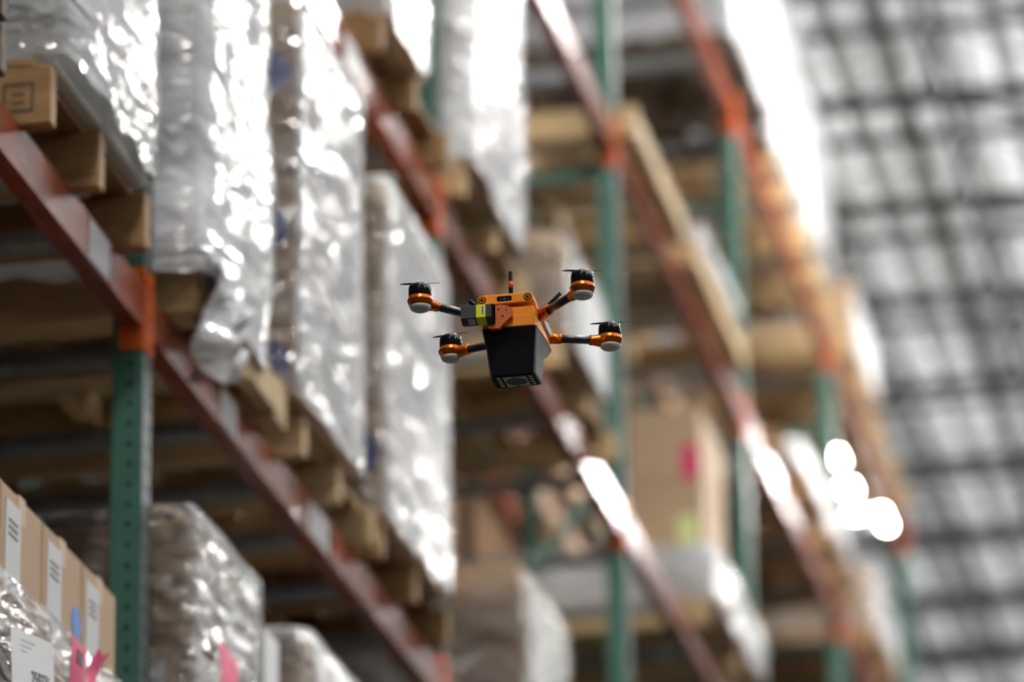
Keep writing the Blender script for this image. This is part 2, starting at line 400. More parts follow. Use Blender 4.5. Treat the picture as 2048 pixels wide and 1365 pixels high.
# grey support bars
BARN={}
ORD='first second third fourth fifth sixth seventh eighth ninth tenth eleventh twelfth thirteenth fourteenth fifteenth sixteenth seventeenth eighteenth'.split()
def bars(lv,ys,k):
    for i,y in enumerate(ys):
        zb=z(LV[lv])+BH-.03
        mb=MB(); mb.prism([(y-.035,zb+.0),(y-.035,zb+.03),(y+.035,zb+.03),(y+.035,zb),(y+.02,zb-.012),(y-.02,zb-.012)],'x',XF-DEP+.052,XF-.052)
        o=mb.build('support_bar','galvanised')
        BARN[lv]=BARN.get(lv,0)+1
        tag(o,'grey bar under the loads of %s, %s from the near end'%(BN[lv],ORD[BARN[lv]-1]),'support bar','support bars of '+BN[lv])
SPANS={'B':[(-1,(8.5,9.6)),(0,(10.7,11.0,11.8,12.2))],'A':[(-1,(8.2,8.9,9.45,9.85)),(0,(10.65,11.25,11.75,12.2,12.7,13.25)),(1,(14.2,14.9,15.6,16.3,16.8))],
 'C':[(0,(12.8,13.3)),(1,(14.1,14.6,15.2,15.9,16.6)),(2,(17.6,18.3,19,19.8)),(3,(21,22,23))],
 'D':[(1,(14.1,14.9,15.7,16.5)),(2,(17.5,18.4,19.2,19.9)),(3,(20.9,21.8,22.6,23.4)),(4,(24.4,25.3,26.2))],
 'E':[(2,(17.6,18.4,19.2,19.9)),(3,(20.9,21.8,22.6,23.4)),(4,(24.4,25.3,26.2))]}
for lv in SPANS:
    for k,ys in SPANS[lv]: bars(lv,ys,k)

# ------------------------------------------------------------------ pallets
PROTO={}
def pallet(y0,y1,x1,zb,label,wood='wood_pale',depth=1.02,across=True,group=None,stamp=False,tall=False):
    """across: stringers run front to back (x); otherwise they run along the aisle"""
    key=(round(y1-y0,2),round(depth,2),wood,across,tall)
    t=thing('wooden_pallet',label,'pallet',((x1-depth/2),(y0+y1)/2,zb),group)
    W_=y1-y0; hx=depth/2; hy=W_/2; sh=.122 if tall else .092; bt=.018; zs=-bt if across else 0
    if key in PROTO:
        for nm,me in PROTO[key]:
            o=bpy.data.objects.new(nm,me); col.objects.link(o); o.parent=t
        return t
    parts=[]
    def P(nm,mb,mt_=wood):
        o=mb.build(nm,mt_,t); parts.append((nm,o.data))
    if across:
        for yy in (-hy,-.0225,hy-.045): P('stringer',MB().box((-hx,yy,0),(hx,yy+.045,bt+sh),ch=.003))
        n=6
        for i in range(n):
            xx=-hx+(2*hx-.14)*i/(n-1); P('deck_board',MB().box((xx,-hy,bt+sh),(xx+.10,hy,bt+sh+bt),ch=.002))
        for i in (0,1): 
            xx=-hx+.02+(2*hx-.55)*i
            for ya_,yb_ in ((-hy+.046,-.0235),(.0235,hy-.046)): P('bottom_board',MB().box((xx,ya_,.001),(xx+.10,yb_,bt),ch=.002))
    else:
        for yy in (-hy,hy-.04): P('end_board',MB().box((-hx,yy,bt),(hx,yy+.04,bt+sh),ch=.003))
        for xx in (-hx,-.0225,hx-.045): P('stringer',MB().box((xx,-hy+.041,bt),(xx+.045,hy-.041,bt+sh),ch=.003))
        n=6
        for i in range(n):
            yy=-hy+(2*hy-.10)*i/(n-1); P('deck_board',MB().box((-hx,yy,bt+sh),(hx,yy+.10,bt+sh+bt),ch=.002))
        for i in (0,1,2):
            yy=-hy+(2*hy-.12)*i/2; P('bottom_board',MB().box((-hx,yy,0),(hx,yy+.12,bt),ch=.002))
    if stamp:
        mb=MB()
        yy=-.0225-.001
        for (a,b,c,d) in ((.40,.03,.405,.10),(.40,.03,.47,.035),(.465,.03,.47,.10),(.40,.095,.47,.10),(.42,.05,.45,.055),(.42,.07,.45,.075)):
            mb.box((a,-hy-.001,b),(c,-hy,d))
        P('stamp',mb,'ink')
    else: PROTO[key]=parts
    return t
PH=.128

# ------------------------------------------------------------------ cartons
CP={}
def carton(cx,cy,zb,sx,sy,sz,mt_,label,group,name='carton',tape=True):
    key=(round(sx,3),round(sy,3),round(sz,3),mt_)
    if key not in CP:
        o=MB().box((-sx/2,-sy/2,0),(sx/2,sy/2,sz),ch=.006).build(name,mt_)
        CP[key]=(o.data,[])
        if tape:
            tb=MB()
            tb.box((-sx/2-.0008,-.025,sz-.06),(sx/2+.0008,.025,sz+.0008))
            p=tb.build('tape','tape',o); CP[key][1].append(p.data)
    else:
        o=bpy.data.objects.new(name,CP[key][0]); col.objects.link(o)
        for me in CP[key][1]:
            p=bpy.data.objects.new('tape',me); col.objects.link(p); p.parent=o
    o.location=(cx,cy,zb); tag(o,label,'carton',group)
    return o
def stack(y0,y1,x1,zb,ztop,nx,ny,nz,mt_,where,depth=.98,jig=.004,group=None,seed=0,zmax_vis=99):
    """outer cartons of a load: the row facing the aisle and the row facing the camera"""
    rnd=random.Random(seed); sx=depth/nx; sy=(y1-y0)/ny; sz=(ztop-zb)/nz; out={}
    rows=['bottom','second','third','fourth','fifth','sixth']
    cname={'carton_brown':'brown','carton_tan':'tan','carton_white':'white','carton_grey':'grey','carton_umber':'dark brown','carton_dark':'blackish'}[mt_]
    for k in range(nz):
        if zb+k*sz>zmax_vis: break
        for i in range(nx):
            for j in range(ny):
                if i>0 and j>0: continue
                cx=x1-sx*(i+.5)+rnd.uniform(-jig,jig)*.5; cy=y0+sy*(j+.5)+rnd.uniform(-jig,jig)*.5
                r_=rows[min(k,5)]
                if i==0 and j==0: pos='near aisle corner'
                elif j==0: pos='near side' if i==1 else 'near side, deepest'
                else: pos='aisle side' if ny==2 else ('aisle side, middle' if j<ny-1 else 'aisle side, far end')
                o=carton(cx,cy,zb+k*sz,sx-.006,sy-.006,sz-.002,mt_,'%s carton, %s layer, %s, %s'%(cname,r_,pos,where),group or 'cartons '+where)
                out[i,j,k]=o
    return out
def disc_part(o,loc,r_,mt_,nm,axis='y',n=28):
    mb=MB(); a=Vector(loc)
    d=Vector((0,-.0012,0)) if axis=='y' else Vector((.0012,0,0))
    mb.tube(a,a+d,r_,n=n); return mb.build(nm,mt_,o)
def plate_part(o,a,b,mt_,nm): return MB().box(a,b).build(nm,mt_,o)

# ------------------------------------------------------------------ stretch film
def film(y0,y1,x1,zb,zt,mt_,label,depth=1.0,amp=.02,seed=1,top=True,foot=.0,group=None,taper=0):
    """closed wrap around a load, wrinkled, with a torn hem over the pallet and a lap on top"""
    x0=x1-depth; g=.012
    x0-=g; x1+=g; y0-=g; y1+=g
    per=[]; st=.05
    def seg(a,b):
        n=max(2,int((Vector(b)-Vector(a)).length/st))
        return [(a[0]+(b[0]-a[0])*i/n,a[1]+(b[1]-a[1])*i/n) for i in range(n)]
    r_=.02
    per+=seg((x0+.02,y0),(x1-r_,y0)); per+=seg((x1-r_,y0),(x1,y0+r_))[:2]; per+=seg((x1,y0+r_),(x1,y1-r_)); per+=seg((x1,y1-r_),(x1-r_,y1))[:2]; per+=seg((x1-r_,y1),(x0,y1)); per+=seg((x0,y1),(x0,y0+.02))
    n=len(per); cx,cy=(x0+x1)/2,(y0+y1)/2
    H=zt-zb; nz=max(4,int(H/.04)); vs=[];fs=[]; off=Vector((seed*7.3,seed*3.1,seed*1.7))
    for k in range(nz+1):
        zz=zb+H*k/nz
        for (px,py) in per:
            q=Vector((px,py,zz))
            d=Vector((px-cx,py-cy,0)); 
            nn=Vector((1 if px>x1-.03 else (-1 if px<x0+.03 else 0),1 if py>y1-.03 else (-1 if py<y0+.03 else 0),0))
            if nn.length>0: nn.normalize()
            # slanted creases plus slow bulges
            a=noise.noise(q*2.2+off); b=abs(noise.noise(Vector((px*3,(py*.7+zz*.75)*3.2,(zz-py*.8)*5))+off))
            disp=amp*(.55+.9*a)+amp*.45*b
            disp=max(disp,.0)
            zo=0
            if k==0: zo=.03*noise.noise(Vector((px*9,py*9,0))+off)
            tp=1-taper*2.5*max(0,(zz-zb)/H-.8)
            vs.append((cx+(px-cx)*tp+nn.x*disp,cy+(py-cy)*tp+nn.y*disp,zz+zo))
    for k in range(nz):
        for i in range(n):
            fs.append((k*n+i,k*n+(i+1)%n,(k+1)*n+(i+1)%n,(k+1)*n+i))
    if top:
        o=len(vs); 
        for (px,py) in per: vs.append((cx+(px-cx)*.86,cy+(py-cy)*.86,zt+.02+.015*noise.noise(Vector((px*6,py*6,1))+off)))
        for i in range(n): fs.append((nz*n+i,nz*n+(i+1)%n,o+(i+1)%n,o+i))
        fs.append(tuple(o+i for i in range(n)))
    mb=MB(); mb.add(vs,fs,0,True); ob=mb.build('stretch_wrap',mt_)
    return tag(ob,label,'plastic wrap',group)

ZA,ZB,ZC,ZD,ZE=[z(LV[q])+BH for q in 'ABCDE']
XL=-2.83
# ---- level A, on the lowest beam line
w0='in the dark load at the top left corner'
pallet(7.92,8.94,XL-.02,ZA,'dark weathered wooden pallet cut by the top left corner','wood_dark')
pallet(7.92,8.94,XL-.02,ZA+PH+.002,'dark weathered wooden pallet stacked on the one in the top left corner','wood_dark')
w1='in the shiny wrapped load at upper left'
pallet(9.20,10.02,XL,ZA,'orange brown pallet with stamped wood block under the leftmost wrapped load','wood_brown',stamp=True,tall=True)
stack(9.25,10.00,XL,ZA+PH+.03,ZA+PH+1.15,2,2,4,'carton_white',w1,seed=1)
film(9.25,10.00,XL,ZA+PH+.05,ZA+PH+1.15,'film_milky','glossy crumpled stretch film round the leftmost load on the lowest beam',seed=2,amp=.022)
w2='in the white load right of the holed upright'
pallet(10.42,11.36,XL,ZA,'pale pallet with long boards along the aisle, torn film hanging on it','wood_pale',across=False)
c2=stack(10.40,11.06,XL,ZA+PH,ZA+PH+1.15,2,2,4,'carton_grey',w2,seed=2)
f2=film(10.36,11.06,XL,ZA+.07,ZA+PH+1.15,'film_white','bulging milky stretch film right of the holed upright, torn at its foot',seed=5,amp=.035)
tl=MB(); vs=[];fs=[]; nu,nv=14,9
for i in range(nu+1):
    u=i/nu
    for j in range(nv+1):
        v=j/nv; wd=.22*(1-u)**1.3+.055; yc=10.60-.10*u+.03*math.sin(u*7)
        rag=.03*math.sin(v*17) if i==nu else 0
        vs.append((-2.79+.05*math.sin(v*9+u*6)*(.3+u)+.02*math.sin(u*11),yc+(v-.5)*wd*2*(1 if v<.5 else .8),ZA+.13-.27*u-rag+.012*math.sin(v*13+u*9)))
for i in range(nu):
    for j in range(nv): a=i*(nv+1)+j; fs.append((a,a+1,a+nv+2,a+nv+1))
tl.add(vs,fs,0,True); tl.build('torn_tail','film_white',f2)['label']='crumpled torn tail of film hanging over the beam'
w3='in the load with blue circles'
pallet(11.55,12.40,XL,ZA,'pale wooden pallet under the tall load with blue circles','wood_pale')
c3=stack(11.44,12.20,XL,ZA+PH,ZA+PH+1.16,2,2,3,'carton_brown',w3,seed=3)
film(11.43,12.20,XL,ZA+PH+.01,ZA+PH+1.16,'film_milky','brilliant white stretch film on the tall load with blue circles',seed=9,amp=.012)
w4='in the load left of the aircraft'
pallet(12.48,13.42,XL,ZA,'wooden pallet under the wrapped load just left of the aircraft','wood_brown')
c4=stack(12.50,13.38,XL,ZA+PH,ZA+PH+1.05,2,2,3,'carton_tan',w4,seed=4)
film(12.50,13.38,XL,ZA+PH+.0,ZA+PH+1.05,'film_milky','pale stretch film on the load just left of the aircraft',seed=12,amp=.014)
# blue printed circles
def ring_part(o,loc,r_,nm='printed_circle',mt_='ink_blue',axis='y'): return disc_part(o,loc,r_,mt_,nm,axis)
for key,zf in (((0,0,1),.10),((0,0,2),.17),((1,0,2),.17),((0,0,0),.10)):
    o=c3[key]; ring_part(o,(.175 if key[0]==0 else .1,-.187,zf),.062)
for key in ((0,1,0),(0,1,1),(0,0,1)): ring_part(c3[key],(.2425,.0,.2),.11,axis='x')
ring_part(c4[0,0,0],(.165,-.2175,.2),.075); ring_part(c4[0,0,0],(.2425,.05,.2),.10,axis='x')
w5='in the low brown stack at bottom centre'
pallet(14.55,15.50,XL,ZA,'wooden pallet under the low brown stack at bottom centre','wood_brown')
c5=stack(14.57,15.35,XL,ZA+PH,ZA+PH+.50,2,2,2,'carton_brown',w5,seed=5)
plate_part(c5[0,1,1],(.2425,-.12,.04),(.2445,.10,.2),'label_green','shipping_label')
plate_part(c5[0,0,1],(.2425,-.02,.02),(.2445,.15,.18),'paper','shipping_label')
film(14.57,15.35,XL,ZA+PH+.015,ZA+PH+.46,'film_clear','thin clear film round the low brown stack at bottom centre',seed=15,amp=.012,top=False)

# ---- level B, bottom left corner
wb1='in the bottom left corner load'
pallet(8.0,9.78,XL,ZB,'wooden pallet under the brown cartons in the bottom left corner','wood_brown')
cb=[]
zt=z(3.13)
sz=.255
def rowcart(j,k,ya,yb,za,zb_,mt_='carton_brown'):
    return carton(XL-.2,(ya+yb)/2,za,.40,yb-ya-.006,zb_-za-.003,mt_,'brown carton, %s row, %s, bottom left corner stack'%(['lower','upper'][k],['leftmost','second from left','third from left','rightmost'][j]),'cartons of the bottom left stack')
yy=[8.35,8.98,9.22,9.53,9.775]
ys_=[8.45,8.90,9.20,9.50,9.775]
for k in (0,1):
    for j in range(4):
        za=ZB+PH+k*.27+(0); 
        o=rowcart(j,k,ys_[j],ys_[j+1],za,za+.27)
        if k==1:
            hw=(ys_[j+1]-ys_[j])/2
            plate_part(o,(.2,-hw*.75,.03),(.202,-hw*.05,.235),'paper_grey','shipping_label')
            t_=MB()
            for q in range(3): t_.box((.202,-hw*.62,.16+q*.015),(.2026,-hw*.2,.166+q*.015))
            t_.build('printed_lines','ink',o)
film(8.45,9.775,XL,ZB+.03,ZB+PH+.32,'film_clear','clear crinkled film over the lower cartons in the bottom left corner',depth=.42,seed=21,amp=.03,top=False)
# paper sheet with number
sh=thing('paper_sheet','white paper sheet with the number 259376 in the bottom left corner','label',(-2.748,8.91,z(2.70))); sh.rotation_euler=(R(9),0,0)
MB().box((-.001,-.17,-.17),(0,.13,.075)).build('sheet','paper',sh)
tx=bpy.data.curves.new('number','FONT'); tx.body='259376'; tx.size=.044; tx.extrude=.0004; tx.align_x='CENTER'
tx.materials.append(MAT['ink'])
tmp=bpy.data.objects.new('tmp',tx); col.objects.link(tmp); dg=bpy.context.evaluated_depsgraph_get()
tme=bpy.data.meshes.new_from_object(tmp.evaluated_get(dg)); bpy.data.objects.remove(tmp)
to=bpy.data.objects.new('printed_number',tme); col.objects.link(to); to.parent=sh
to.matrix_local=Matrix(((0,0,1,.0008),(1,0,0,.03),(0,1,0,-.030),(0,0,0,1)))
pm=MB()
for q in range(3): pm.box((0,-.10,.055-q*.011),(.0006,.0-.03*q,.058-q*.011))
pm.build('printed_lines','paper_grey',sh)
def tagflag(y,zc,w_,h,label,mt_='tag_pink',seed=0,x=-2.745,lean=0):
    mb=MB(); vs=[];fs=[]; n=8
    for i in range(n+1):
        for j in range(5):
            u=i/n; v=j/4
            vs.append((x+.008*math.sin(u*4+seed)+.004*v,y+(v-.5)*w_*(1-.15*u)-lean*u,zc+h*(.5-u)+.008*math.sin(v*6+seed)))
    for i in range(n):
        for j in range(4): a=i*5+j; fs.append((a,a+1,a+6,a+5))
    o2=[(a-.0015,b,c) for a,b,c in vs]; m_=len(vs)
    f2=[tuple(m_+i for i in f[::-1]) for f in fs]
    mb.add(vs+o2,fs+f2,0,True)
    return tag(mb.build('plastic_tag',mt_),label,'tag')
t_=tagflag(9.175,z(2.73),.085,.22,'bright pink tag with dark marks beside the white number sheet',seed=1,lean=.01)
for q in range(2): MB().box((-2.738,9.16,z(2.79)-q*.09),(-2.734,9.20,z(2.82)-q*.09)).build('printed_mark','ink',t_)
tagflag(9.37,z(2.81),.06,.12,'smaller crumpled pink tag right of the first pink tag',seed=2.4,lean=.09)
tag(MB().tube((-2.785,9.31,z(2.925)),(-2.783,9.31,z(2.925)),.036,n=24).build('round_sticker','sticker_blue'),'round blue sticker on the brown cartons above the pink tag','sticker')
# B2
wb2='in the clear wrapped load under the lowest beam'
pallet(10.36,11.3,XL,ZB,'wooden pallet under the clear wrapped load beside the holed upright','wood_brown')
cb2=stack(10.36,11.02,XL,ZB+PH,z(3.50),2,2,3,'carton_brown',wb2,seed=7)
plate_part(cb2[0,0,1],(.0,-.1645,.10),(.20,-.166,.26),'paper','shipping_label')
plate_part(cb2[0,1,2],(.2425,-.1,.05),(.2445,.05,.25),'paper','shipping_label')
plate_part(cb2[0,1,1],(.2425,0,.20),(.2445,.06,.31),'carton_tan','tan_patch')
film(10.36,11.02,XL,ZB+PH+.015,z(3.53),'film_clear','clear shiny film round the load beside the lower part of the holed upright',seed=25,amp=.018)
tagflag(10.60,z(3.02),.15,.42,'pink tag under the clear film at the bottom, right of the upright',seed=.4,x=-2.79)
tag(MB().box((XL+.015,11.05,z(3.05)),(XL+.022,11.19,z(3.42))).build('card_sheet','paper'),'white card sheet hanging off the far edge of the clear wrapped load','card')
wb3='in the small tent wrapped load'
pallet(11.6,12.5,XL,ZB,'wooden pallet under the small tent wrapped load at the bottom','wood_brown')
stack(11.72,12.35,XL,ZB+PH,z(3.50),2,2,2,'carton_brown',wb3,seed=8)
film(11.70,12.35,XL,ZB+PH+.015,z(3.62),'film_milky','peaked milky film over the small load at the bottom left of centre',seed=31,amp=.012,taper=.18)

# ---- level C
pallet(12.52,13.50,XL,ZC,'wooden pallet at top centre under the brown carton and white wrap','wood_brown')
wc1='at top centre, above the second beam'
stack(12.62,13.14,XL,ZC+PH,ZC+PH+1.05,2,2,3,'carton_tan',wc1,seed=11)
film(12.62,13.14,XL,ZC+PH+.015,ZC+PH+1.05,'film_white','smooth white wrap on the top centre load above the second beam',seed=33,amp=.008)
pallet(13.72,14.78,XL,ZC,'pale pallet under the white load at top centre right','wood_pale')
wc2='in the white load top centre right'
stack(13.78,14.60,XL,ZC+PH,z(6.86),2,2,4,'carton_tan',wc2,seed=12)
film(13.76,14.60,XL,ZC+PH+.0,z(6.88),'film_white','bright crumpled white wrap on the load above the aircraft',seed=35,amp=.03)
pallet(15.38,16.50,XL,ZC,'pale pallet under the tan carton load behind the aircraft','wood_pale')
wc3='in the load directly behind the aircraft'
stack(15.42,16.20,XL,ZC+PH,z(6.18),2,2,2,'carton_tan',wc3,seed=13)
film(15.42,16.20,XL,ZC+PH+.015,z(6.19),'film_clear','thin film on the tan load directly behind the aircraft',seed=37,amp=.015,top=False)
tag(MB().box((XL+.02,15.62,ZC+PH),(XL+.03,16.15,z(6.12))).build('white_panel','paper'),'white sheet on the aisle side of the load behind the aircraft','sheet')
pallet(18.65,20.3,XL,ZC,'long pallet under the tan stack with the pink label and white draped load','wood_pale')
wc4='in the tan stack with the pink label'
low=stack(18.75,20.2,XL,ZC+PH,z(5.98),2,2,1,'carton_tan','in the white draped load low at right',seed=15)
film(18.75,20.2,XL,ZC+PH+.015,z(6.03),'film_white','white plastic draped over the load low at right of centre',seed=41,amp=.02)
c44=stack(18.82,19.42,XL-.03,z(6.03),z(6.68),1,2,2,'carton_tan',wc4,depth=.32,seed=14)
plate_part(c44[0,0,1],(.07,-.1485,.0),(.14,-.150,.15),'tag_pink','pink_label')
plate_part(c44[0,0,0],(.05,-.1485,.0),(.13,-.150,.16),'yellow_glow_paint','yellow_glow_patch')  # pale patch paints a bright yellow glow on the carton
# ---- level D
pallet(17.13,18.35,XL,ZD,'empty pale pallet with a bright block end beside the third upright, above the third beam','wood_pale',across=False)
pallet(18.6,20.0,XL,ZD,'pallet under the low white bundle above the third beam','wood_pale',across=False)
stack(18.75,19.75,XL,ZD+PH,ZD+PH+.08,2,2,1,'carton_white','in the low white bundle above the third beam',seed=16)
film(18.75,19.75,XL,ZD+PH+.015,ZD+PH+.10,'film_white','white film on the low bundle above the third beam',seed=43,amp=.015)
pallet(21.2,22.7,XL,ZD,'pallet with tan and white load before the fifth upright','wood_brown')
stack(21.9,22.68,XL,ZD+PH,ZD+PH+.17,2,2,1,'carton_tan','in the low load before the fifth upright',seed=17)
film(21.9,22.68,XL,ZD+PH+.015,ZD+PH+.17,'film_white','white wrap on the low load before the fifth upright',seed=45,amp=.01)
pallet(22.8,23.8,XL,ZD,'pallet of the flat white load right of the fifth upright','wood_brown')
stack(22.9,23.7,XL,ZD+PH,ZD+PH+.16,2,2,1,'carton_tan','in the flat load before the last upright',seed=18)
film(22.9,23.7,XL,ZD+PH+.015,ZD+PH+.16,'film_white','white wrap on the flat load left of the last upright',seed=47,amp=.01)
pallet(24.6,25.9,XL,ZD,'pallet of the farthest load on the third beam','wood_brown')
c45=stack(24.7,25.8,XL,ZD+PH,ZD+PH+.36,2,2,2,'carton_tan','in the farthest load on the third beam',seed=19)
film(24.7,25.8,XL,ZD+PH+.015,ZD+PH+.34,'film_milky','film on the farthest load above the third beam, lower right',seed=49,amp=.01,top=False)
# ---- level E
pallet(19.9,21.2,XL,ZE,'dark pallet under the white wall of wrap at the top right','wood_dark')
stack(20.02,21.1,XL,ZE+PH,ZE+PH+1.0,2,2,3,'carton_dark','in the tall load at the top right',seed=20)
film(20.02,21.1,XL,ZE+PH+.015,ZE+PH+1.0,'film_white','plain white wrap of the tall load at the top right',seed=51,amp=.015)
pallet(21.3,22.35,XL,ZE,'pallet under the middle white load on the highest beam','wood_pale')
stack(21.4,22.3,XL,ZE+PH,ZE+PH+.98,2,2,3,'carton_white','in the middle white load, highest beam',seed=23)
film(21.4,22.3,XL,ZE+PH+.015,ZE+PH+.98,'film_white','white wrap of the middle load on the highest beam',seed=53,amp=.015)
pallet(22.5,23.5,XL,ZE,'pallet under the round shouldered white load on the highest beam','wood_pale')
stack(22.5,23.4,XL,ZE+PH,ZE+PH+.80,2,2,3,'carton_white','in the round shouldered load, highest beam',seed=24)
film(22.5,23.4,XL,ZE+PH+.015,ZE+PH+.83,'film_white','white wrap of the round shouldered load next to the roof joists',seed=55,amp=.02)
pallet(24.1,25.5,XL,ZE,'pallet under the tan carton near the end of the highest beam','wood_pale')
stack(24.3,25.4,XL,ZE+PH,z(9.30),2,1,1,'carton_tan','near the end of the highest beam',seed=25)
tag(MB().box((XL+.002,24.35,ZE+PH+.02),(XL+.008,25.35,z(9.26))).build('white_panel','paper'),'white sheet on the carton near the end of the highest beam','sheet')
pallet(25.7,26.9,XL,ZE,'last empty pallet on the highest beam','wood_pale')

# ---- back to back row behind
XF2=XF-DEP-.25
for k in range(2,NP):
    upright(XF2,Y0+k*S-.3,'dim green upright of the rear row, %s of four from the near end'%ORD[k-2],False,'uprights of the rear row')
KEEP={'C':(8,9,10,11),'D':(9,10,11,12),'E':(10,11,12,13,14)}
for lv in 'CDE':
    for k in range(2,5):
        ya=Y0-.3+k*S
        beam(ya,ya+S-.076,XF2,z(LV[lv]),'dim rear row beam behind %s, %s section'%(BN[lv],ORD[k-2]),group='front beams of the rear row')
        beam(ya,ya+S-.076,XF2-DEP,z(LV[lv]),'farthest shadowed beam behind %s, %s section'%(BN[lv],ORD[k-2]),facing=-1,group='far beams of the rear row')
for lv,zz in (('C',ZC),('D',ZD),('E',ZE)):
    rnd=random.Random({'C':3,'D':8,'E':11}[lv])
    for c_,q in enumerate(KEEP[lv]):
        k,j=divmod(q,3)
        ya=Y0-.3+k*S+.12+j*1.07; wd=1.0
        mt_=rnd.choice(['carton_brown','carton_umber','carton_tan','carton_brown'])
        h=rnd.choice([.75,1.05,1.2]) if lv!='E' else rnd.choice([.6,.8])
        if lv=='C': h=1.2
        pallet(ya,ya+wd,XF2+.06,zz,'dim brown pallet, %s in the rear row over %s'%(ORD[c_],BN[lv]),'wood_brown',group='pallets of the rear row')
        stack(ya+.02,ya+wd-.02,XF2+.04,zz+PH,zz+PH+h,1,2,2 if h<1 else 3,mt_,'%s rear load over %s'%(ORD[c_],BN[lv].replace(' line','')),seed=rnd.randint(0,999),jig=.0)

# ------------------------------------------------------------------ the aircraft
O=Vector((-1.6083-.003,8.2764,z(3.1491)))
dr=thing('quadcopter_drone','orange and black four armed drone hovering in focus at the centre','drone',O)
def mm(*p): return tuple(q/1000 for q in p)
# -- central shell
b=MB()
def loft(mb,secs,mi=0,smooth=False):
    n=len(secs[0]); vs=[p for s in secs for p in s]; fs=[]
    for k in range(len(secs)-1):
        for i in range(n): fs.append((k*n+i,k*n+(i+1)%n,(k+1)*n+(i+1)%n,(k+1)*n+i))
    fs.append(tuple(range(n))[::-1]); fs.append(tuple((len(secs)-1)*n+i for i in range(n)))
    return mb.add(vs,fs,mi,smooth)
CX=3
def sec(y,w0,w1,z0,z1,c=5):   # octagonal section
    return [mm(CX-w0+c,y,z0),mm(CX+w0-c,y,z0),mm(CX+w0,y,z0+c),mm(CX+w1,y,z1-c),mm(CX+w1-c,y,z1),mm(CX-w1+c,y,z1),mm(CX-w1,y,z1-c),mm(CX-w0,y,z0+c)]
loft(b,[sec(-72,50,50,-51,-12,1.5),sec(-50,51,50,-52,-8,3),sec(-20,54,46,-53,-2,5),sec(40,54,42,-53,2,6),sec(90,50,40,-50,2,8),sec(132,40,32,-42,-6,8)])
b.build('body_shell','shell_orange',dr)
ft=MB().box(mm(CX-51,-78,-51),mm(CX+48,-70,-27),ch=.0015).box(mm(CX-51,-76,-27),mm(CX+48,-68,-10),ch=.001).build('front_block','shell_orange',dr)
# side vents, clear chamfer plates
for s_ in (-1,1):
    MB().prism([mm(15,-8),mm(60,2),mm(95,-4),mm(88,-16),mm(40,-14)],'x',(CX+s_*44)/1000,(CX+s_*(50.5))/1000).build('side_window','frosted',dr)
# lid under the nose
MB().box(mm(CX-50,-76,-56),mm(CX+50,60,-50),ch=.002).build('lower_tray','matt_black',dr)
# top bar
def stadium(cx,cz,hw,r_,n=12):
    p=[]
    for k in range(n+1): a=-math.pi/2+math.pi*k/n; p.append(((cx+hw+r_*math.cos(a))/1000,(cz+r_*math.sin(a))/1000))
    for k in range(n+1): a=math.pi/2+math.pi*k/n; p.append(((cx-hw+r_*math.cos(a))/1000,(cz+r_*math.sin(a))/1000))
    return p
BX,BZ,YF=-3,6.5,-80
bar=MB()
S1=stadium(BX,BZ,44.5,8.6); S0=stadium(BX,BZ,44.5,9.8)
secs=[[(p[0],(YF)/1000,p[1]) for p in S1],[(p[0],(YF+1.2)/1000,p[1]) for p in S0],[(p[0],-.052,p[1]) for p in S0],[(p[0]*.93,.0,p[1]*.9) for p in S0]]
loft(bar,secs,0,False); bo=bar.build('sensor_bar','shell_orange',dr)
MB().box(mm(-48,-48,6),mm(42,45,16.5),ch=.006).build('battery_lid','gloss_black',dr)
def ringd(cx,cz,r0,y0_,y1_,mt_,nm,parent,n=28): return MB().tube(mm(cx,y1_,cz),mm(cx,y0_,cz),r0/1000,n=n).build(nm,mt_,parent)
for cx in (BX-44.5,BX+43.5):
    l=ringd(cx,BZ,7.7,YF-.3,YF+.1,'gloss_black','lens',bo)
    ringd(cx,BZ,5.3,YF-.7,YF+.1,'shell_orange','lens_ring',bo); ringd(cx,BZ,3.7,YF-1.0,YF+.1,'gloss_black','lens_glass',bo); ringd(cx,BZ,1.6,YF-1.2,YF+.1,'grey_case','lens_core',bo)
wi=MB(); wi.prism([(BX/1000-.001+a/1000,BZ/1000+b_/1000) for a,b_ in ((-13,-5),(12,-5),(14,-3),(14,3),(12,5),(-13,5),(-15,3),(-15,-3))],'y',(YF-.4)/1000,(YF+.2)/1000)
wi.build('camera_window','gloss_black',bo)
ringd(BX-1,BZ-.4,2.6,YF-.6,YF,'glass_violet','violet_lens',bo); ringd(BX-7.5,BZ-1,1.0,YF-.6,YF,'silver','window_glint',bo); ringd(BX+6,BZ-.8,1.0,YF-.6,YF,'silver','window_glint',bo)  # silver discs paint the two glints in the window
# -- lidar
ld=MB(); LX0,LX1=-83,-20
ld.prism([mm(-112,-14),mm(-80,-10),mm(-74,-42),mm(-96,-48),mm(-112,-39)],'x',LX0/1000,LX1/1000)
lo=ld.build('range_sensor','grey_case',dr)
MB().prism([mm(-112.7,-13.6),mm(-80,-9.3),mm(-74,-42.5),mm(-96,-48.7),mm(-112.7,-39.4)],'x',-.053,-.035).build('yellow_band','band_yellow',lo)
MB().box(mm(-43,-113.2,-33),mm(-37,-112.7,-17)).build('bar_code_label','paper',lo)
bc=MB()
for q in range(9): bc.box(mm(-41.6,-113.5,-32+q*1.6),mm(-38.4,-113.2,-31.2+q*1.6))
bc.build('bar_code','ink',lo)
MB().prism([mm(-110,-40.8),mm(-98,-48.0),mm(-98,-48.4),mm(-110.2,-41.3)],'x',-.070,-.056).build('grey_label','paper_grey',lo)
bd=MB(); bd.prism([mm(-113,-14.5),mm(-80,-10.5),mm(-76,-41),mm(-96,-47),mm(-113,-38)],'x',-.0235,-.0200); bd.build('end_cap','gloss_black',lo)
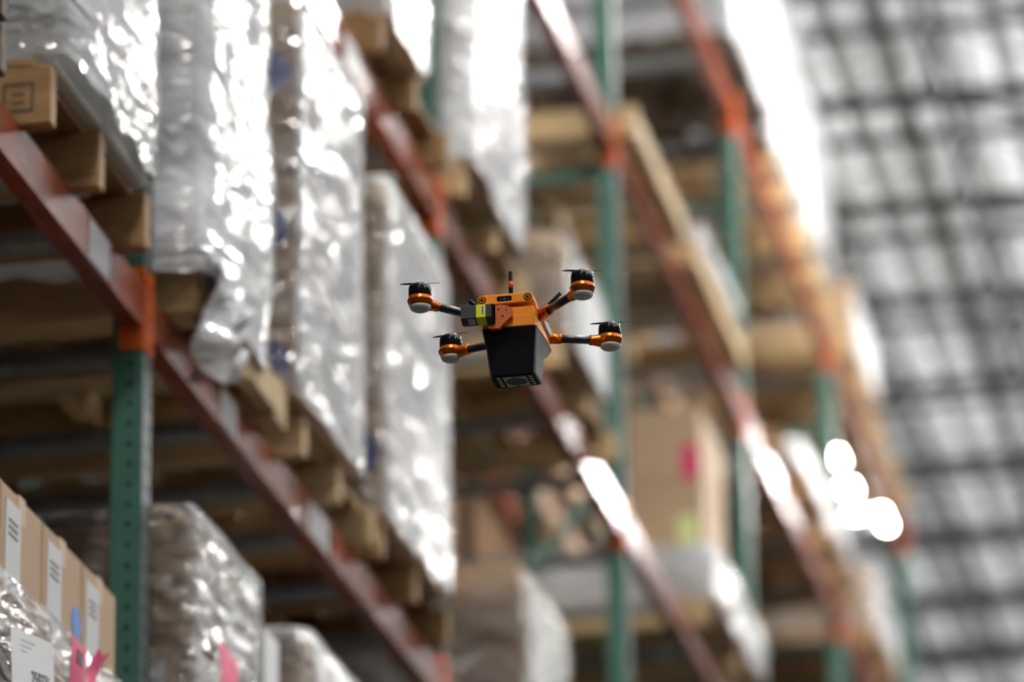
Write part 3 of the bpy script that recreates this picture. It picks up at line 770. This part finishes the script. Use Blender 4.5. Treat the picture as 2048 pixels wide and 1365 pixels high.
# bracket
br=MB()
br.prism([mm(-26,-12),mm(-8,-9),mm(6,-14),mm(12,-19),mm(12,-34),mm(2,-42),mm(-13,-57),mm(-31,-57),mm(-37,-50),mm(-30,-47),mm(-24,-40)],'y',-.092,-.080)
bro=br.build('sensor_bracket','printed_orange',dr)
for (a,b_) in ((-14,-19),(-6,-33)): ringd(a,b_,2.1,-92.3,-91,'hole_shade','screw_hole',bro,16)  # flat dark discs stand in for the shade of the holes
ringd(2,-21,2.4,-92.3,-91,'hole_shade','screw_hole',bro,16); ringd(3,-21.5,1.6,-92.8,-91,'silver','screw',bro,12)
# -- payload pod
def pod_sec(zz,hw,ya,yb,c=3,off=0):
    return [mm(CX+off-hw+c,ya,zz),mm(CX+off+hw-c,ya,zz),mm(CX+off+hw,ya+c,zz),mm(CX+off+hw,yb-c,zz),mm(CX+off+hw-c,yb,zz),mm(CX+off-hw+c,yb,zz),mm(CX+off-hw,yb-c,zz),mm(CX+off-hw,ya+c,zz)]
pd=MB()
secs=[pod_sec(-148,42,-71,-9,4,5),pod_sec(-145,44,-73,-7,4,5),pod_sec(-95,48,-75,2,3,3),pod_sec(-60,52,-78,52,2,1),pod_sec(-52,53,-79,72,2,1)]
vs=[p for s in secs for p in s]; n=8
front=[];side=[]
for k in range(4):
    for i in range(8):
        f=(k*8+i,k*8+(i+1)%8,(k+1)*8+(i+1)%8,(k+1)*8+i)
        (front if i in (0,) else side).append(f)
side+= [tuple(range(8))[::-1],tuple(32+i for i in range(8))]
pd.add(vs,front,0); 
o_=len(pd.v); pd.f+=side; pd.m+=[1]*len(side); pd.s+=[False]*len(side)
po=pd.build('payload_pod',['matt_black','grain_grey'],dr)
for (a,zz) in ((-31,-90),(45,-88),(-27,-121),(49,-119)):
    yy=-76.0+( -60-zz)/( -60+145)*5 -0.2
    ringd(a,zz,1.4,yy-.9,yy+1.5,'silver','screw',po,10)
mesh_=MB()
for r_ in range(4):
    for q in range(16): 
        a=-20+q*3.6+(r_%2)*1.8; mesh_.tube(mm(a,-77.5,-64-r_*3.2),mm(a,-78.3+r_*.15,-64-r_*3.2),.0011,n=6)
mesh_.build('vent_grille','gloss_black',po)
# printed marker under the pod
X0,X1,YA,YB,ZZ=-35,49,-70,-10,-148.2
def U(u): return X0+(X1-X0)*u
def V(v): return YA+(YB-YA)*v
pp=MB().box(mm(U(.0),V(.02),ZZ),mm(U(1),V(.98),ZZ+.6)).build('marker_panel','matt_black',po)
mk=MB()
mk.box(mm(U(.26),V(.06),ZZ-.3),mm(U(.50),V(.94),ZZ)).box(mm(U(.53),V(.06),ZZ-.3),mm(U(.79),V(.94),ZZ)); mk.build('beige_field','beige_print',pp)
cd=MB(); 
vs=[mm(U(.52)+20.5*math.cos(2*math.pi*k/40),V(.5)+20.5*math.sin(2*math.pi*k/40),ZZ-.5) for k in range(40)]
v2=[(a,b_,c+.0003) for a,b_,c in vs]
cd.add(vs+v2,[tuple(range(40)),tuple(range(40,80))]+[(k,(k+1)%40,40+(k+1)%40,40+k) for k in range(40)]); cd.build('dark_disc','grain_grey',pp)
for k in range(4):
    for u in (.12,.85):
        v=.10+.235*k
        MB().box(mm(U(u),V(v-.06),ZZ-.3),mm(U(u+.085),V(v+.085),ZZ)).build('marker_square','beige_print',pp)
# -- arms
TZ=-8
ARMS=[('FL',(-156,-136),(-58,-24)),('FR',(156,-130),(60,-24)),('RL',(-158,152),(-52,118)),('RR',(156,160),(46,118))]
for nm,(mx,my),(hx,hy) in ARMS:
    M_=Vector(mm(mx,my,TZ)); H_=Vector(mm(hx,hy,TZ)); d=(M_-H_).normalized(); L_=(M_-H_).length
    tb=MB().tube(H_,M_-d*.018,.0079,n=28).build('arm',['carbon'],dr)
    MB().lathe([(.0118,-.022),(.0112,0),(.0098,.017),(.0104,.0175),(.0104,.021),(.0094,.0215)],28,0,Matrix.Translation(H_)@d.to_track_quat('Z','Y').to_matrix().to_4x4()).build('arm_socket','anodised_orange',tb)
    Q=Matrix.Translation(M_-d*.041)@d.to_track_quat('Z','Y').to_matrix().to_4x4()
    MB().lathe([(.0094,0),(.0102,.0008),(.0102,.009),(.0112,.013),(.0125,.021),(.013,.028)],28,0,Q).build('motor_clamp','anodised_orange',tb)
    MM=Matrix.Translation(Vector(mm(mx,my,0)))
    MB().lathe([(.0200,-.0165),(.0212,-.0150),(.0228,-.0108),(.0243,-.0068),(.0247,-.0048),(.0240,-.0030),(.0228,-.0012),(.0224,.0018),(.0216,.0024)],40,0,MM).build('motor_mount','anodised_orange',tb)
    MB().lathe([(.0004,-.0265),(.0080,-.0262),(.0140,-.0250),(.0178,-.0228),(.0198,-.0195),(.0203,-.0160)],40,0,MM).build('landing_foot','frosted',tb)
    bell=MB().lathe([(.0218,.0020),(.0222,.0030),(.0222,.0175),(.0217,.0215),(.0202,.0250),(.0165,.0272),(.0075,.0286),(.0060,.0310),(.0030,.0318)],40,0,MM)
    bell.build('motor_bell','gloss_black',tb)
    # slim two-blade propeller at rest
    pr=MB(); ang={'FL':R(8),'FR':R(14),'RL':R(-10),'RR':R(3)}[nm]
    for s_ in (0,math.pi):
        vs=[];fs=[]
        st=[(.004,.003),(.012,.0032),(.020,.0036),(.030,.0030),(.038,.0014)]
        for (rr,ch) in st:
            tw=R(16)*(1-rr/.08)
            for (c_,h_) in ((-ch,0),(0,.0006),(ch,0),(0,-.0003)):
                yy=c_*math.cos(tw); zz=c_*math.sin(tw)+h_
                v=Vector((rr,yy,.0300+zz)); v=Matrix.Rotation(ang+s_,3,'Z')@v; vs.append(MM@v)
        for k in range(len(st)-1):
            for i in range(4): fs.append((k*4+i,k*4+(i+1)%4,(k+1)*4+(i+1)%4,(k+1)*4+i))
        fs+=[(3,2,1,0),tuple(range((len(st)-1)*4,(len(st)-1)*4+4))]
        pr.add(vs,fs,0,False)
    pr.build('propeller','matt_black',tb)
# antennas
def stick(a,b,nm='antenna',r_=.0043):
    o=MB().tube(a,b,r_,n=16).build(nm,'matt_black',dr); return o
at=stick(mm(-3,-20,10),mm(-3,-20,83))
MB().tube(mm(-3,-20,50),mm(-3,-20,63),.0046,n=16).build('red_band','antenna_red',at)
stick(mm(-48,25,4),mm(-94,30,49),r_=.004); stick(mm(46,28,12),mm(84,30,50),r_=.004)
